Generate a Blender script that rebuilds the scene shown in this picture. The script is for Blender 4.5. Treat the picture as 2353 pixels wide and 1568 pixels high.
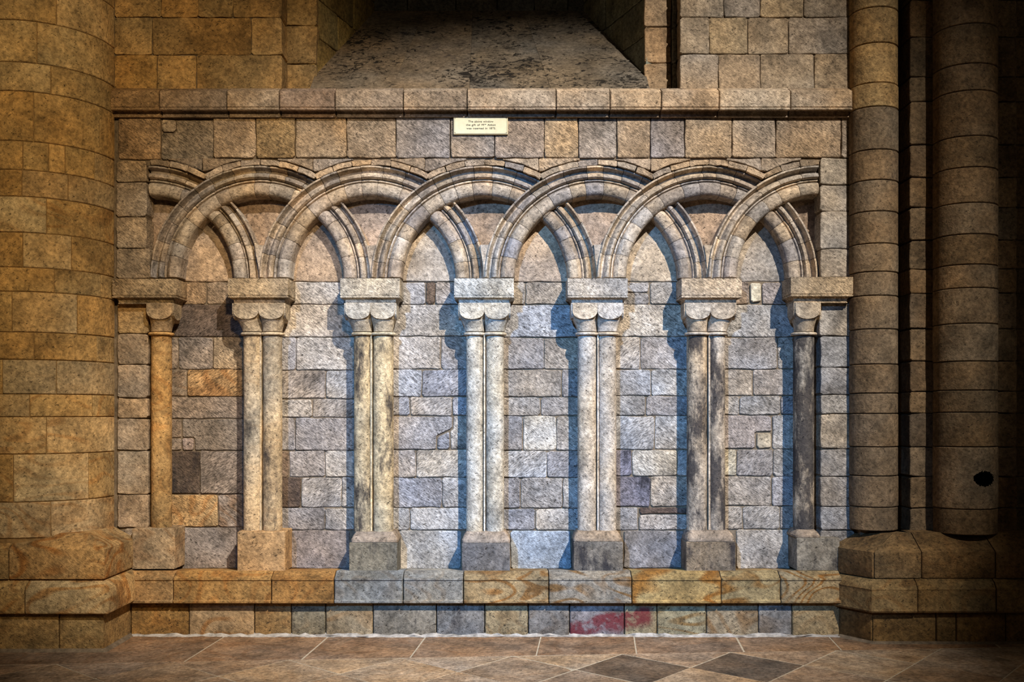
import bpy, bmesh, math, random
from mathutils import Vector, Matrix
random.seed(7)
for o in list(bpy.data.objects): bpy.data.objects.remove(o)
S = bpy.context.scene
C = S.collection

# ------------------------------------------------------------------ camera
F = 2400.0          # focal length in pixels of the 2353 px wide frame
D = 4.8             # camera distance from the wall plane y = 0
CX, HY = 1176.5, 950.0   # principal column, horizon row
ZC = (1462 - HY) * (D - .08) / F      # eye height above the floor
cam = bpy.data.cameras.new('camera'); camo = bpy.data.objects.new('camera', cam); C.objects.link(camo)
camo.location = (0, -D, ZC); camo.rotation_euler = (math.pi/2, 0, 0)
cam.sensor_width = 36; cam.lens = F/2353*36; cam.shift_y = (HY-784)/2353; cam.clip_end = 100
S.camera = camo

# ------------------------------------------------------------------ light
w = bpy.data.worlds.new('world'); S.world = w; w.use_nodes = True
w.node_tree.nodes['Background'].inputs[0].default_value = (1.0, .80, .55, 1)
w.node_tree.nodes['Background'].inputs[1].default_value = .038
def aim(o, t): o.rotation_euler = (Vector(t)-o.location).to_track_quat('-Z', 'Y').to_euler()
def spot(name, loc, tgt, power, col, size, blend, rad):
    l = bpy.data.lights.new(name, 'SPOT'); l.energy = power; l.color = col; l.spot_size = math.radians(size)
    l.spot_blend = blend; l.shadow_soft_size = rad
    o = bpy.data.objects.new(name, l); C.objects.link(o); o.location = loc; aim(o, tgt); return o
spot('nave_floodlight', (4.7, -10.0, 10.0), (.05, 0, .95), 14800, (1.0, .92, .82), 18.2, 1.0, .08)
spot('daylight_from_clerestory', (-2.3, -8.8, 4.4), (.12, 0, .85), 4000, (.17, .47, 1.0), 20, 1.0, .2)
spot('warm_aisle_lamp', (.5, -5.4, 3.7), (-2.0, 0, 1.75), 720, (1.0, .73, .40), 38, 1.0, .15)
S.view_settings.view_transform = 'Standard'; S.view_settings.look = 'None'
S.view_settings.exposure = 0; S.view_settings.gamma = 1; S.view_settings.use_curve_mapping = False

# ------------------------------------------------------------------ helpers
def X(px, Y=0.0): return (px-CX)*(D+Y)/F
def Z(py, Y=0.0): return ZC+(HY-py)*(D+Y)/F
def lin(c):
    f = lambda v: (v/12.92 if v <= .04045 else ((v+.055)/1.055)**2.4)
    return tuple(f(v/255) for v in c)
def tint(c, a=.10, warm=.03):
    k = 1+random.uniform(-a, a); t = random.uniform(-warm, warm)
    r, g, b = lin(c); return (r*k*(1+t), g*k, b*k*(1-2*t), 1)
PAL = {'upper': [(178,142,84),(170,136,84),(182,150,98)],
       'upr': [(182,152,112),(172,148,116),(186,158,116),(168,148,124)],
       'span': [(190,162,128),(178,154,126),(186,160,130),(170,152,134)],
       'niche': [(186,172,156),(176,160,146),(192,180,166),(168,158,154),(180,162,142)],
       'nicheL': [(176,148,116),(162,140,118),(182,152,112),(158,142,128)],
       'jamb': [(184,158,124),(176,152,122),(182,160,134)],
       'jambR': [(176,164,148),(164,154,142),(182,168,148)],
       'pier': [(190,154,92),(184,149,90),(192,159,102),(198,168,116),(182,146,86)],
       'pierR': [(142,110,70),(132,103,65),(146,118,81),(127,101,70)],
       'arch': [(190,170,146),(178,156,132),(196,176,150),(168,152,138),(186,160,126)],
       'plinth': [(198,156,92),(186,148,96),(170,150,120)],
       'plinthC': [(170,164,150),(186,160,112),(160,156,150),(190,164,116)],
       'floor': [(182,148,110),(172,140,106),(186,154,116),(162,132,102),(178,148,114)],
       'splay': [(164,140,78),(150,130,78)], 'splayR': [(150,150,118),(142,142,116)],
       'sill': [(150,128,104),(140,122,102)]}
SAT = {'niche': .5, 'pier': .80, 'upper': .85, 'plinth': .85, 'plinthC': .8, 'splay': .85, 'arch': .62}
def desat(c, k):
    m = .3*c[0]+.59*c[1]+.11*c[2]; return tuple(m+(v-m)*k for v in c)
def pick(p):
    if isinstance(p, str): return tint(desat(random.choice(PAL[p]), SAT.get(p, .72)), .05 if p == 'arch' else .09, .02)
    return tint(desat(p, .8), .04, .01)
def mesh_obj(name, verts, faces, mat, parent=None, col=None, smooth=None, **att):
    m = bpy.data.meshes.new(name); m.from_pydata([tuple(v) for v in verts], [], faces)
    m.materials.append(mat); m.update()
    bm = bmesh.new(); bm.from_mesh(m); bmesh.ops.recalc_face_normals(bm, faces=bm.faces); bm.to_mesh(m); bm.free()
    o = bpy.data.objects.new(name, m); C.objects.link(o); o.parent = parent
    if smooth is not None:
        m.shade_smooth(); m.set_sharp_from_angle(angle=math.radians(smooth))
    if col: o.color = col
    for k, v in att.items(): o[k] = float(v)
    return o
def empty(name, loc=(0,0,0)):
    o = bpy.data.objects.new(name, None); C.objects.link(o); o.empty_display_size = .1; return o
def tag(o, label, cat=None, group=None, kind=None):
    o['label'] = label
    if cat: o['category'] = cat
    if group: o['group'] = group
    if kind: o['kind'] = kind
    return o

# ------------------------------------------------------------------ materials
class NT:
    def __init__(s, name):
        s.m = bpy.data.materials.new(name); s.m.use_nodes = True; s.t = s.m.node_tree; s.b = s.t.nodes['Principled BSDF']
        s.b.inputs['Specular IOR Level'].default_value = .25
    def n(s, typ, ins={}, **kw):
        nd = s.t.nodes.new(typ)
        for k, v in kw.items(): setattr(nd, k, v)
        for k, v in ins.items():
            if hasattr(v, 'is_output') or hasattr(v, 'links'): s.t.links.new(v, nd.inputs[k])
            else: nd.inputs[k].default_value = v
        return nd
    def math(s, op, a, b=0.0, c=0.0, clamp=False):
        return s.n('ShaderNodeMath', {0: a, 1: b, 2: c}, operation=op, use_clamp=clamp).outputs[0]
    def rng(s, v, a, b, c=0.0, d=1.0):
        return s.n('ShaderNodeMapRange', {0: v, 1: a, 2: b, 3: c, 4: d}).outputs[0]
    def noise(s, vec, scale, detail=4.0, rough=.6, dist=0.0):
        return s.n('ShaderNodeTexNoise', {'Vector': vec, 'Scale': scale, 'Detail': detail, 'Roughness': rough, 'Distortion': dist}).outputs[0]
    def mapp(s, vec, rot=(0,0,0), scale=(1,1,1), loc=(0,0,0)):
        return s.n('ShaderNodeMapping', {0: vec, 1: loc, 2: rot, 3: scale}).outputs[0]
    def mix(s, f, a, b, mode='MIX'):
        nd = s.n('ShaderNodeMix', data_type='RGBA', blend_type=mode)
        for i, v in ((0, f), (6, a), (7, b)):
            if hasattr(v, 'links'): s.t.links.new(v, nd.inputs[i])
            else: nd.inputs[i].default_value = v
        return nd.outputs[2]
    def attr(s, name): return s.n('ShaderNodeAttribute', attribute_type='OBJECT', attribute_name=name).outputs['Fac']
    def grey(s, v): return s.n('ShaderNodeCombineColor', {0: v, 1: v, 2: v}).outputs[0]

def stone_mat(name='sandstone', tool_rot=-.62, stain=False, pitted=False):
    t = NT(name)
    geo = t.n('ShaderNodeNewGeometry').outputs['Position']; oi = t.n('ShaderNodeObjectInfo')
    rnd = oi.outputs['Random']
    off = t.n('ShaderNodeCombineXYZ', {0: t.math('MULTIPLY', rnd, 31.0), 1: t.math('MULTIPLY', rnd, 17.0), 2: t.math('MULTIPLY', rnd, 53.0)}).outputs[0]
    pos = t.n('ShaderNodeVectorMath', {0: geo, 1: off}, operation='ADD').outputs[0]
    tool, soot, band, pit = t.attr('tool'), t.attr('soot'), t.attr('band'), t.attr('pit')
    n1 = t.noise(pos, 7.0, 6.0, .68)
    n2 = t.noise(pos, 55.0, 5.0, .7)
    n3 = t.noise(pos, 2.6, 3.0, .5)
    tl = t.noise(t.mapp(t.mapp(pos, (0, tool_rot, 0)), (0,0,0), (55, 70, 300)), 1.0, 3.5, .7)
    pt = t.rng(t.noise(t.mapp(t.mapp(pos, (0, .5, 0)), (0,0,0), (62, 75, 130)), 1.0, 3.0, .6), .36, .30)
    if pitted:
        pz = t.noise(t.mapp(t.mapp(geo, (0, .1, 0)), (0,0,0), (26, 26, 44)), 1.0, 5.0, .72, .8)
        reg = t.noise(geo, 2.2, 3.0, .5)
        pt = t.rng(t.math('ADD', pz, t.math('MULTIPLY', t.math('SUBTRACT', .55, reg), .40)), .455, .40)
    col = oi.outputs['Color']
    warm = t.mix(1.0, col, (1.10, .98, .82, 1), 'MULTIPLY'); cool = t.mix(1.0, col, (.92, .96, 1.03, 1), 'MULTIPLY')
    c = t.mix(t.rng(n3, .35, .65), cool, warm)
    c = t.mix(1.0, c, t.grey(t.rng(n1, .28, .72, .40, 1.5)), 'MULTIPLY')
    c = t.mix(1.0, c, t.grey(t.rng(n2, .28, .72, .40, 1.5)), 'MULTIPLY')
    tlm = t.rng(tl, .35, .61, .04, 1.42)
    c = t.mix(t.math('MULTIPLY', tool, .75), c, t.mix(1.0, c, t.grey(tlm), 'MULTIPLY'))
    # iron bands of the sandstone: contour lines of a smooth noise
    bn = t.noise(t.mapp(pos, (0, 0, 0), (1.0, 1.0, 1.7)), 2.6, 1.0, .4, .6)
    sn = t.math('SINE', t.math('MULTIPLY', bn, 58.0))
    bm_ = t.math('MULTIPLY', t.rng(sn, .15, .9), t.rng(t.noise(pos, 4.0, 2.0), .34, .54))
    c = t.mix(t.math('MULTIPLY', t.rng(bn, .52, .56), t.math('MULTIPLY', band, .55)), c, t.mix(1.0, c, (.80, .86, .98, 1), 'MULTIPLY'))
    c = t.mix(t.math('MULTIPLY', bm_, band, clamp=True), c, t.mix(1.0, c, (.72, .47, .24, 1), 'MULTIPLY'))
    c = t.mix(t.math('MULTIPLY', pt, pit), c, (.02, .016, .012, 1))
    # soot with its own blotchy shape
    sn2 = t.noise(t.mapp(pos, (0, 0, 0), (11, 11, 3.6)), 1.0, 8.0, .72)
    lo = t.math('SUBTRACT', .74, t.math('MULTIPLY', soot, .42))
    sm = t.n('ShaderNodeMapRange', {0: sn2, 1: lo, 2: t.math('ADD', lo, .13)}).outputs[0]
    c = t.mix(t.math('MULTIPLY', sm, .88), c, (.022, .020, .024, 1))
    if stain:   # red smear on two plinth blocks
        sx = t.n('ShaderNodeSeparateXYZ', {0: geo})
        wob = t.math('MULTIPLY', t.math('SUBTRACT', t.noise(geo, 9.0, 4.0), .5), .10)
        zz = t.math('ADD', sx.outputs[2], wob)
        slope = t.math('MULTIPLY_ADD', sx.outputs[0], .14, -.03)
        m1 = t.math('MULTIPLY', t.rng(zz, t.math('ADD', slope, .030), t.math('ADD', slope, .012)) if False else t.rng(t.math('SUBTRACT', zz, slope), .070, .055), t.rng(t.math('SUBTRACT', zz, slope), -.03, .0))
        m1 = t.math('MULTIPLY', m1, t.rng(t.noise(geo, 30.0, 4.0), .28, .5))
        m1 = t.math('MULTIPLY', m1, t.rng(sx.outputs[0], X(1505, -.08), X(1490, -.08)))
        c = t.mix(t.math('MULTIPLY', m1, .85), c, (.13, .012, .018, 1))
    t.t.links.new(c, t.b.inputs['Base Color']); t.b.inputs['Roughness'].default_value = .88
    h = t.math('ADD', t.math('MULTIPLY', tl, t.math('MULTIPLY', tool, .9)), t.math('MULTIPLY', n2, .75))
    h = t.math('ADD', h, t.math('MULTIPLY', n1, 1.6))
    h = t.math('SUBTRACT', h, t.math('MULTIPLY', pt, t.math('MULTIPLY', pit, 1.3)))
    bp = t.n('ShaderNodeBump', {'Strength': .9, 'Distance': .0075, 'Height': h})
    t.t.links.new(bp.outputs[0], t.b.inputs['Normal'])
    return t.m
STONE = stone_mat(); PITTED = stone_mat('pitted_sill_stone', pitted=True); STAINED = stone_mat('stained_sandstone', stain=True)
STONE_B = stone_mat('sandstone_tooled_backhand', tool_rot=.60)
def simple_mat(name, c, rough=.9, scale=30.0, lo=.6, hi=1.3, bump=.004, metal=0.0):
    t = NT(name); geo = t.n('ShaderNodeNewGeometry').outputs['Position']
    n = t.noise(geo, scale, 6.0, .7)
    t.t.links.new(t.mix(1.0, lin(c)+(1,), t.grey(t.rng(n, .25, .75, lo, hi)), 'MULTIPLY'), t.b.inputs['Base Color'])
    t.b.inputs['Roughness'].default_value = rough; t.b.inputs['Metallic'].default_value = metal
    if bump:
        bp = t.n('ShaderNodeBump', {'Strength': .8, 'Distance': bump, 'Height': n}); t.t.links.new(bp.outputs[0], t.b.inputs['Normal'])
    return t.m
MORTAR = simple_mat('lime_mortar', (128, 112, 92), lo=.25, hi=1.3)
PIERM = simple_mat('ochre_mortar', (150, 120, 78), lo=.3, hi=1.25)
MORTARW = simple_mat('white_mortar', (188, 180, 170), lo=.25, hi=1.25, scale=28)
MORTARF = simple_mat('floor_mortar', (196, 182, 158), lo=.6, hi=1.2)
HOLE = simple_mat('burnt_hole', (22, 16, 10), scale=40)

# ------------------------------------------------------------------ generic stone
def outline(poly, seg=.05, ch=.007, jit=.0016):
    n = len(poly); out = []
    for i in range(n):
        p, a, b = Vector(poly[i]), Vector(poly[i-1]), Vector(poly[(i+1) % n])
        la, lb = (a-p).length, (b-p).length
        if la < 1e-6 or lb < 1e-6: continue
        turn = (p-a).normalized().dot((b-p).normalized())
        c = min(ch*random.uniform(.9, 1.7), la*.3, lb*.3)
        if turn < .9: out += [p+(a-p)/la*c, p+(b-p)/lb*c]
        else: out.append(p)
        k = int(lb/seg)
        for j in range(1, k): out.append(p.lerp(b, j/k))
    return [q+Vector((random.uniform(-jit, jit), random.uniform(-jit, jit))) for q in out]
def inset(pts, d):
    n = len(pts); r = []
    for i in range(n):
        e = (pts[(i+1) % n]-pts[i-1])
        if e.length < 1e-9: r.append(pts[i]); continue
        e.normalize(); r.append(pts[i]+Vector((-e.y, e.x))*d)
    return r
def area2(p): return sum(p[i-1][0]*p[i][1]-p[i][0]*p[i-1][1] for i in range(len(p)))
def stone3(o0, u, v, n, poly, depth, parent, col, mat=None, name='stone', bev=.0035, jit=.0026, gap=.0024, tilt=.003, seg=.045, ch=.0055, **att):
    if area2(poly) < 0: poly = poly[::-1]
    base = [Vector(q) for q in poly]
    if gap: base = inset2(base, gap)
    bev = min(bev, .6*ch); r1 = outline(base, seg, ch, jit); r2 = inset(r1, bev)
    ta, tb = random.uniform(-tilt, tilt), random.uniform(-tilt, tilt); cx = sum(q.x for q in r1)/len(r1); cy = sum(q.y for q in r1)/len(r1)
    f = lambda q, wv: o0+u*q.x+v*q.y+n*(wv+ta*(q.x-cx)*6+tb*(q.y-cy)*6)
    k = len(r1)
    V = [f(q, -depth) for q in r1]+[f(q, -bev*.8) for q in r1]+[f(q, 0) for q in r2]
    FC = [(i, (i+1) % k, k+(i+1) % k, k+i) for i in range(k)]+[(k+i, k+(i+1) % k, 2*k+(i+1) % k, 2*k+i) for i in range(k)]
    FC.append(tuple(2*k+i for i in range(k)))
    a = dict(tool=.7, soot=.05, band=.0, pit=.5); a.update(att)
    return mesh_obj(name, V, FC, mat or STONE, parent, col, **a)
def inset2(p, d):      # exact mitred inset of a polygon (CCW)
    n = len(p); out = []
    for i in range(n):
        e1 = (p[i]-p[i-1]); e2 = (p[(i+1) % n]-p[i])
        if e1.length < 1e-7 or e2.length < 1e-7: out.append(p[i].copy()); continue
        e1.normalize(); e2.normalize()
        n1, n2 = Vector((-e1.y, e1.x)), Vector((-e2.y, e2.x)); m = n1+n2
        if m.length < .2: out.append(p[i]+n1*d); continue
        m.normalize(); out.append(p[i]+m*(d/max(.45, m.dot(n1))))
    return out
UX, UZ, NY = Vector((1,0,0)), Vector((0,0,1)), Vector((0,-1,0))
def wall_stone(px, Y, parent, pal, depth=.05, **k):     # px: polygon in photo pixels, laid on the plane y = Y
    poly = [(X(a, Y), Z(b, Y)) for a, b in px]
    col = pal if isinstance(pal, tuple) and len(pal) == 4 else pick(pal)
    return stone3(Vector((0, Y+random.uniform(-.002, .002), 0)), UX, UZ, NY, poly, depth, parent, col, **k)
def rect(x0, x1, y0, y1): return [(x0, y1), (x1, y1), (x1, y0), (x0, y0)]
def boxes(name, bs, mat, parent=None):
    V, FC = [], []
    for x0, x1, y0, y1, z0, z1 in bs:
        b = len(V); V += [(x, y, z) for z in (z0, z1) for x, y in ((x0,y0),(x1,y0),(x1,y1),(x0,y1))]
        FC += [tuple(b+i for i in f) for f in ((0,3,2,1),(4,5,6,7),(0,1,5,4),(1,2,6,5),(2,3,7,6),(3,0,4,7))]
    return mesh_obj(name, V, FC, mat, parent)
def sweep(path, nrm, prof):       # profile (out, z) swept along XY points with given outward offsets
    V = [(p[0]+q[0]*o, p[1]+q[1]*o, z) for p, q in zip(path, nrm) for o, z in prof]
    k = len(prof); n = len(path); FC = []
    for i in range(n-1):
        for j in range(k): FC.append((i*k+j, i*k+(j+1) % k, (i+1)*k+(j+1) % k, (i+1)*k+j))
    FC += [tuple(range(k)), tuple((n-1)*k+j for j in range(k))]
    return V, FC
def path_normals(P):
    N = []
    for i in range(len(P)):
        ds = []
        if i > 0: ds.append((Vector(P[i])-Vector(P[i-1])).normalized())
        if i < len(P)-1: ds.append((Vector(P[i+1])-Vector(P[i])).normalized())
        ns = [Vector((d.y, -d.x)) for d in ds]; m = sum(ns, Vector((0, 0))).normalized()
        N.append(m/max(.4, m.dot(ns[0])))
    return N
def run(P, prof, cuts, parent, pal, name='stone', gap=.0022, dark=1.0, over={}, **att):
    """course of stones swept along polyline P, cut at path lengths 'cuts'"""
    N = path_normals(P); L = [0]
    for a, b in zip(P, P[1:]): L.append(L[-1]+(Vector(b)-Vector(a)).length)
    def at(s):
        for i in range(len(P)-1):
            if s <= L[i+1]+1e-9:
                t = (s-L[i])/(L[i+1]-L[i]); d = (Vector(P[i+1])-Vector(P[i])).normalized()
                return Vector(P[i]).lerp(Vector(P[i+1]), t), Vector((d.y, -d.x))
        return Vector(P[-1]), N[-1]
    cs = [0]+[c for c in cuts if 0 < c < L[-1]]+[L[-1]]; res = []
    for q, (a, b) in enumerate(zip(cs, cs[1:])):
        pts = [(a+gap, None)]+[(l, i) for i, l in enumerate(L) if a+gap+.004 < l < b-gap-.004]+[(b-gap, None)]
        pp, nn = [], []
        for s, i in pts:
            if i is None: p_, n_ = at(s)
            else: p_, n_ = Vector(P[i]), N[i]
            pp.append(p_); nn.append(n_)
        # soften the arrises at the joints
        j = random.uniform(-.002, .002); pr = [(o+(j if o > -.02 else 0), z) for o, z in prof]
        d0 = (pp[1]-pp[0]).normalized(); d1 = (pp[-1]-pp[-2]).normalized()
        e = .004
        pr_in = [(o-(e if o > -.02 else 0), z) for o, z in pr]
        V, FC = [], []
        rows = [(pp[0], nn[0], pr_in), (pp[0]+d0*e, nn[0], pr)]+[(p_, n_, pr) for p_, n_ in zip(pp[1:-1], nn[1:-1])]+[(pp[-1]-d1*e, nn[-1], pr), (pp[-1], nn[-1], pr_in)]
        k = len(pr)
        for p_, n_, pf in rows: V += [(p_.x+n_.x*o_, p_.y+n_.y*o_, z_) for o_, z_ in pf]
        for i in range(len(rows)-1):
            for jx in range(k): FC.append((i*k+jx, i*k+(jx+1) % k, (i+1)*k+(jx+1) % k, (i+1)*k+jx))
        FC += [tuple(range(k)), tuple((len(rows)-1)*k+jx for jx in range(k))]
        ov = dict(over.get(q, {})); pl = ov.pop('pal', pal); mt = ov.pop('mat', STONE)
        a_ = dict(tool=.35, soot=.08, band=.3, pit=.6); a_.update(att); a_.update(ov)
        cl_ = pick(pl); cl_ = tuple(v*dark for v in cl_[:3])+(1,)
        res.append(mesh_obj(name, V, FC, mt, parent, cl_, smooth=35, **a_))
    return res

# ================================================================== SETTING
# planes: wall face y=0, arcade back wall y=YB, abaci y=-.06, mould course y=-.12, plinth y=-.08
YB = .10
CC = [345, 597, 853, 1114, 1374, 1629, 1882]       # arcade column axes in photo pixels
SPR, RO = 637, 257                                 # springing row, outer radius of the arches

# ---- floor
floor = boxes('floor', [(-4, 4, -6.5, .3, -.10, -.0012)], MORTARF); tag(floor, 'worn stone slab floor laid diagonally in front of the arcade', kind='structure')
ang = math.radians(4.27); E1 = Vector((math.cos(ang), math.sin(ang)))*.4595; E2 = Vector((math.sin(ang), -math.cos(ang)))*.496
O1 = Vector((.002, -.469))
def tile(poly, pal='floor', **k):
    stone3(Vector((0, 0, random.uniform(-.0008, .0008))), UX, Vector((0,1,0)), Vector((0,0,1)), poly, .03, floor, pick(pal), name='tile', gap=.0026, bev=.0016, tilt=.0004, jit=.0008, ch=.003, seg=.2,
           **dict(dict(tool=.12, soot=.04, band=.18, pit=.45), **k))
def in_view(c): return c.y > -2.4 and abs(c.x) < 2.9
DARK = {(1, 0), (2, 0)}
for i in range(-7, 8):
    a, b = O1+E1*i, O1+E1*(i+1); m = O1+E1*(i+.5)+E2*.5
    if abs(m.x) < 2.9: tile([a, b, m])
    for j in range(0, 4):
        t0 = O1+E1*i+E2*j
        p = [t0, t0-E1*.5+E2*.5, t0+E2, t0+E1*.5+E2*.5]
        if in_view(t0+E2*.5): tile(p, (116, 96, 76) if (i, j) in DARK else 'floor')
        t1 = t0+E1*.5+E2*.5
        p = [t1, t1-E1*.5+E2*.5, t1+E2, t1+E1*.5+E2*.5]
        if in_view(t1+E2*.5): tile(p)
bx = [-2.9, -2.2, -1.33, -.86, -.42, .10, .52, .98, 1.40, 2.1, 2.9]
bl = lambda x: O1+E1*((x-O1.x)/E1.x)
for a, b in zip(bx, bx[1:]):
    tile([bl(a), bl(b), Vector((b+.04, .02)), Vector((a+.04, .02))], (150, 118, 88), band=.3)

# ---- wall core (mortar) with its stones
wall = boxes('wall_back', [
    (-3.4, X(636), .010, 1.0, Z(209), 4.7), (X(636), X(720, .12), .134, 1.0, Z(209), 4.7),
    (X(1574), X(1968), .010, 1.0, Z(209), 4.7), (X(1488, .12), X(1574), .134, 1.0, Z(209), 4.7),
    (-3.4, X(1968), .014, 1.0, Z(379), Z(209)), (-3.4, X(1968), YB+.008, 1.0, 0, Z(379)),
    (-3.4, X(333), .014, .5, 0, Z(379)), (X(1888), X(1968), .014, .5, 0, Z(379))], MORTAR)
tag(wall, 'sandstone block wall with a recessed blind arcade', kind='structure')
def ws(x0, x1, y0, y1, Y, pal, depth=.05, **k):
    return wall_stone(rect(x0, x1, y0, y1), Y, wall, pal, depth, **k)
# upper wall, left and right of the window
for y0, y1, xs in ((-360,-255,(150,400,520,648)), (-255,-150,(150,300,450,648)), (-150,-48,(150,330,470,648)), (-48,40,(262,370,456,535,648)), (40,126,(262,350,577,648)), (126,208,(262,361,451,648))):
    for a, b in zip(xs, xs[1:]): ws(a, b, y0, y1, 0, 'upper', depth=.13, gap=.0016, bev=.0025, tool=.35, band=.12, pit=.55, soot=.12)
for y0, y1, xs in ((-360,-255,(1562,1680,1830,1960)), (-255,-150,(1562,1640,1770,1960)), (-150,-44,(1562,1690,1800,1960)), (-44,40,(1562,1663,1747,1847,1958)), (40,124,(1562,1630,1718,1812,1958)), (124,207,(1562,1651,1748,1871,1960))):
    for a, b in zip(xs, xs[1:]): ws(a, b, y0, y1, 0, 'upr', depth=.13, gap=.0018, bev=.003, tool=.5, pit=.5, soot=.10)
# stepped jambs of the window
for y0, y1 in ((-360,-250), (-250,-150), (-150,-30), (-30,57), (57,145), (145,209)):
    ws(650, 729, y0+2, y1+2, .12, 'upper', depth=.1, tool=.25, pit=.6)
for y0, y1 in ((-360,-250), (-250,-150), (-150,-34), (-34,60), (60,142), (142,208)):
    ws(1480, 1543, y0+2, y1+2, .12, (176,140,98), depth=.1, tool=.25, pit=.5)
    ws(1545, 1556, y0+2, y1+2, .10, (120,118,104), depth=.1, tool=.25, pit=.5, gap=.0012, bev=.006)
# frieze of stones under the string course
row = [270,370,489.5,587.5,678,796,909.5,1035,1136,1251,1329,1417.5,1495,1573,1682.5,1782.5,1933,1957]
cols = {0:(182,148,108),3:(190,152,98),6:(158,150,146),8:(166,152,142),9:(192,164,128),12:(160,150,146)}
for i, (a, b) in enumerate(zip(row, row[1:])):
    yb = 367 if i < 2 else 363
    if i == 1:
        wall_stone([(a,yb),(b,yb),(b,276),(405,276),(405,304),(a,304)], 0, wall, (164,146,122), tool=1, pit=.6); ws(371, 404, 274, 303, 0, 'span', tool=.6)
    else: ws(a, b, 266, yb, 0, cols.get(i, 'span'), tool=.9, soot=.16 if i in (6, 12) else .05, pit=.6)
# hood stones and spandrels over the arches
def arc_pt(i, th, r):       # th measured from the right springing; elliptical so legs meet on the axes
    c = CC[i]; s = math.cos(th)
    wR = (CC[i+1]-c) if i < 6 else 253; wL = (c-CC[i-1]) if i > 0 else 252
    return c+(wR if s > 0 else wL)*s*r/RO, SPR-math.sin(th)*r*256/RO
for i in range(7):
    e0 = .5*math.pi-.51 if i < 6 else .5*math.pi; e1 = .5*math.pi+.51 if i > 0 else .5*math.pi
    n = 6 if 0 < i < 6 else 3
    for k in range(n):
        a, b = e0+(e1-e0)*k/n, e0+(e1-e0)*(k+1)/n
        q = [arc_pt(i, a+(b-a)*t/3, 258.5) for t in range(4)]+[arc_pt(i, b-(b-a)*t/3, 272) for t in range(4)]
        wall_stone(q, -.002, wall, 'span', depth=.09, gap=.0012, ch=.002, bev=.003, tool=.6, pit=.7)
for i in range(6):
    xa = CC[i] if i > 0 else 372; xb = CC[i+1] if i < 5 else 1850
    lo = [arc_pt(i, .5*math.pi-.46*t/6, 273.5) for t in range(1, 7)]+[arc_pt(i+1, .5*math.pi+.46*(6-t)/6, 273.5) for t in range(0, 6)]
    lo = [p for p in lo if p[1] > 367]
    q = [(lo[0][0], 364)]+lo+[(lo[-1][0], 364)]
    m = len(lo)//2
    wall_stone([(lo[0][0], 364)]+lo[:m]+[(lo[m-1][0]+1, 364)], 0, wall, 'span', depth=.09, gap=.0012, ch=.003, tool=.6, pit=.7)
    wall_stone([(lo[m-1][0]+1, 364)]+lo[m-1:]+[(lo[-1][0], 364)], 0, wall, 'span', depth=.09, gap=.0012, ch=.003, tool=.8, pit=.7)
# jambs beside the arcade
for y0, y1 in ((369,419),(419,498),(498,571),(571,640)):
    ws(266, 338 if y0 < 560 else 345, y0, y1, 0, 'jamb', depth=YB, tool=.8, pit=.5)
for y0, y1 in ((640,696),(696,767),(767,838),(838,915),(915,962),(962,1036),(1036,1137),(1137,1214)):
    ws(269, 341, y0, y1, 0, (190,150,92) if y0 == 696 else 'jamb', depth=YB, tool=.55, pit=.4, band=.1)
ws(285, 341, 1214, 1310, 0, 'jamb', depth=YB)
for y0, y1 in ((363,425),(425,486),(486,572),(572,638)):
    ws(1884, 1955, y0, y1, 0, 'jambR', depth=YB, tool=.6, pit=.5)
for y0, y1 in ((638,697),(697,773),(773,845),(845,908),(908,952),(952,1032),(1032,1095),(1095,1165),(1165,1219)):
    ws(1882 if y0 > 690 and y0 < 700 else 1885, 1962, y0, y1, 0, 'jambR', depth=YB, tool=.7, pit=.5)
ws(1885, 1965, 1219, 1310, 0, 'jambR', depth=YB)
# back wall of the arcade: bay by bay
D_ = (104,88,76)
BAY = [
 [(648,700,[385,473,'|',473,570]),(700,775,[385,570]),(775,849,[385,409,489,570]),(849,912,[385,429,570]),(912,963,[385,570]),
  (963,1036,'n1'),(1036,1136,[385,459,570]),(1136,1212,[385,501,570]),(1212,1308,[385,415,552])],
 [(648,700,[640,792,825]),(700,775,[640,825]),(775,851,[630,681,825]),(851,917,[630,749,825]),(917,960,[630,718,825]),(960,1036,[630,678,825]),
  (1036,1097,[630,664,747,825]),(1097,1167,[630,692,785,825]),(1167,1219,[630,747,825]),(1219,1308,[640,662,804])],
 [(648,700,[895,978,1000.5,1080]),(700,773,[890,1080]),(773,849,[890,1013,1080]),(849,912,[890,970,1080]),(912,956,[890,942,1040,1080]),
  (956,1034,'n3'),(1034,1098,[890,957,1080]),(1098,1167,[890,1016,1080]),(1167,1219,[890,942,1080]),(1219,1309,[890,917,1060])],
 [(648,700,[1150,1207,1330]),(700,776,[1150,1340]),(776,849,[1150,1250,1340]),(849,913,[1150,1290.5,1340]),(913,956,[1150,1242.5,1340]),
  (956,1036,[1150,1202,1279,1340]),(1036,1098,[1150,1257,1340]),(1098,1169,[1150,1196.5,1293,1340]),(1169,1219,[1150,1230,1340]),(1219,1309,[1150,1173,1313])],
 [(648,700,'n5'),(700,774,[1410,1590]),(774,849,[1400,1471.5,1590]),(849,910,[1400,1497,1590]),(910,956,[1400,1484.5,1590]),(956,1034,[1400,1504.5,1590]),
  (1034,1095,[1400,1452.5,1556,1590]),(1095,1165,[1400,1495,1590]),(1165,1219,'n5b'),(1219,1307,[1433,1573])],
 [(648,700,'n6a'),(700,775,[1670,1830]),(775,849,[1655,1787,1840]),(849,910,[1655,1730.5,1840]),(910,954,[1655,1699,1794,1840]),(954,1032,'n6'),
  (1032,1095,[1655,1692.5,1777.5,1840]),(1095,1163,[1655,1773,1840]),(1163,1217,[1655,1707.5,1793,1840]),(1217,1308,[1692,1818])]]
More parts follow.
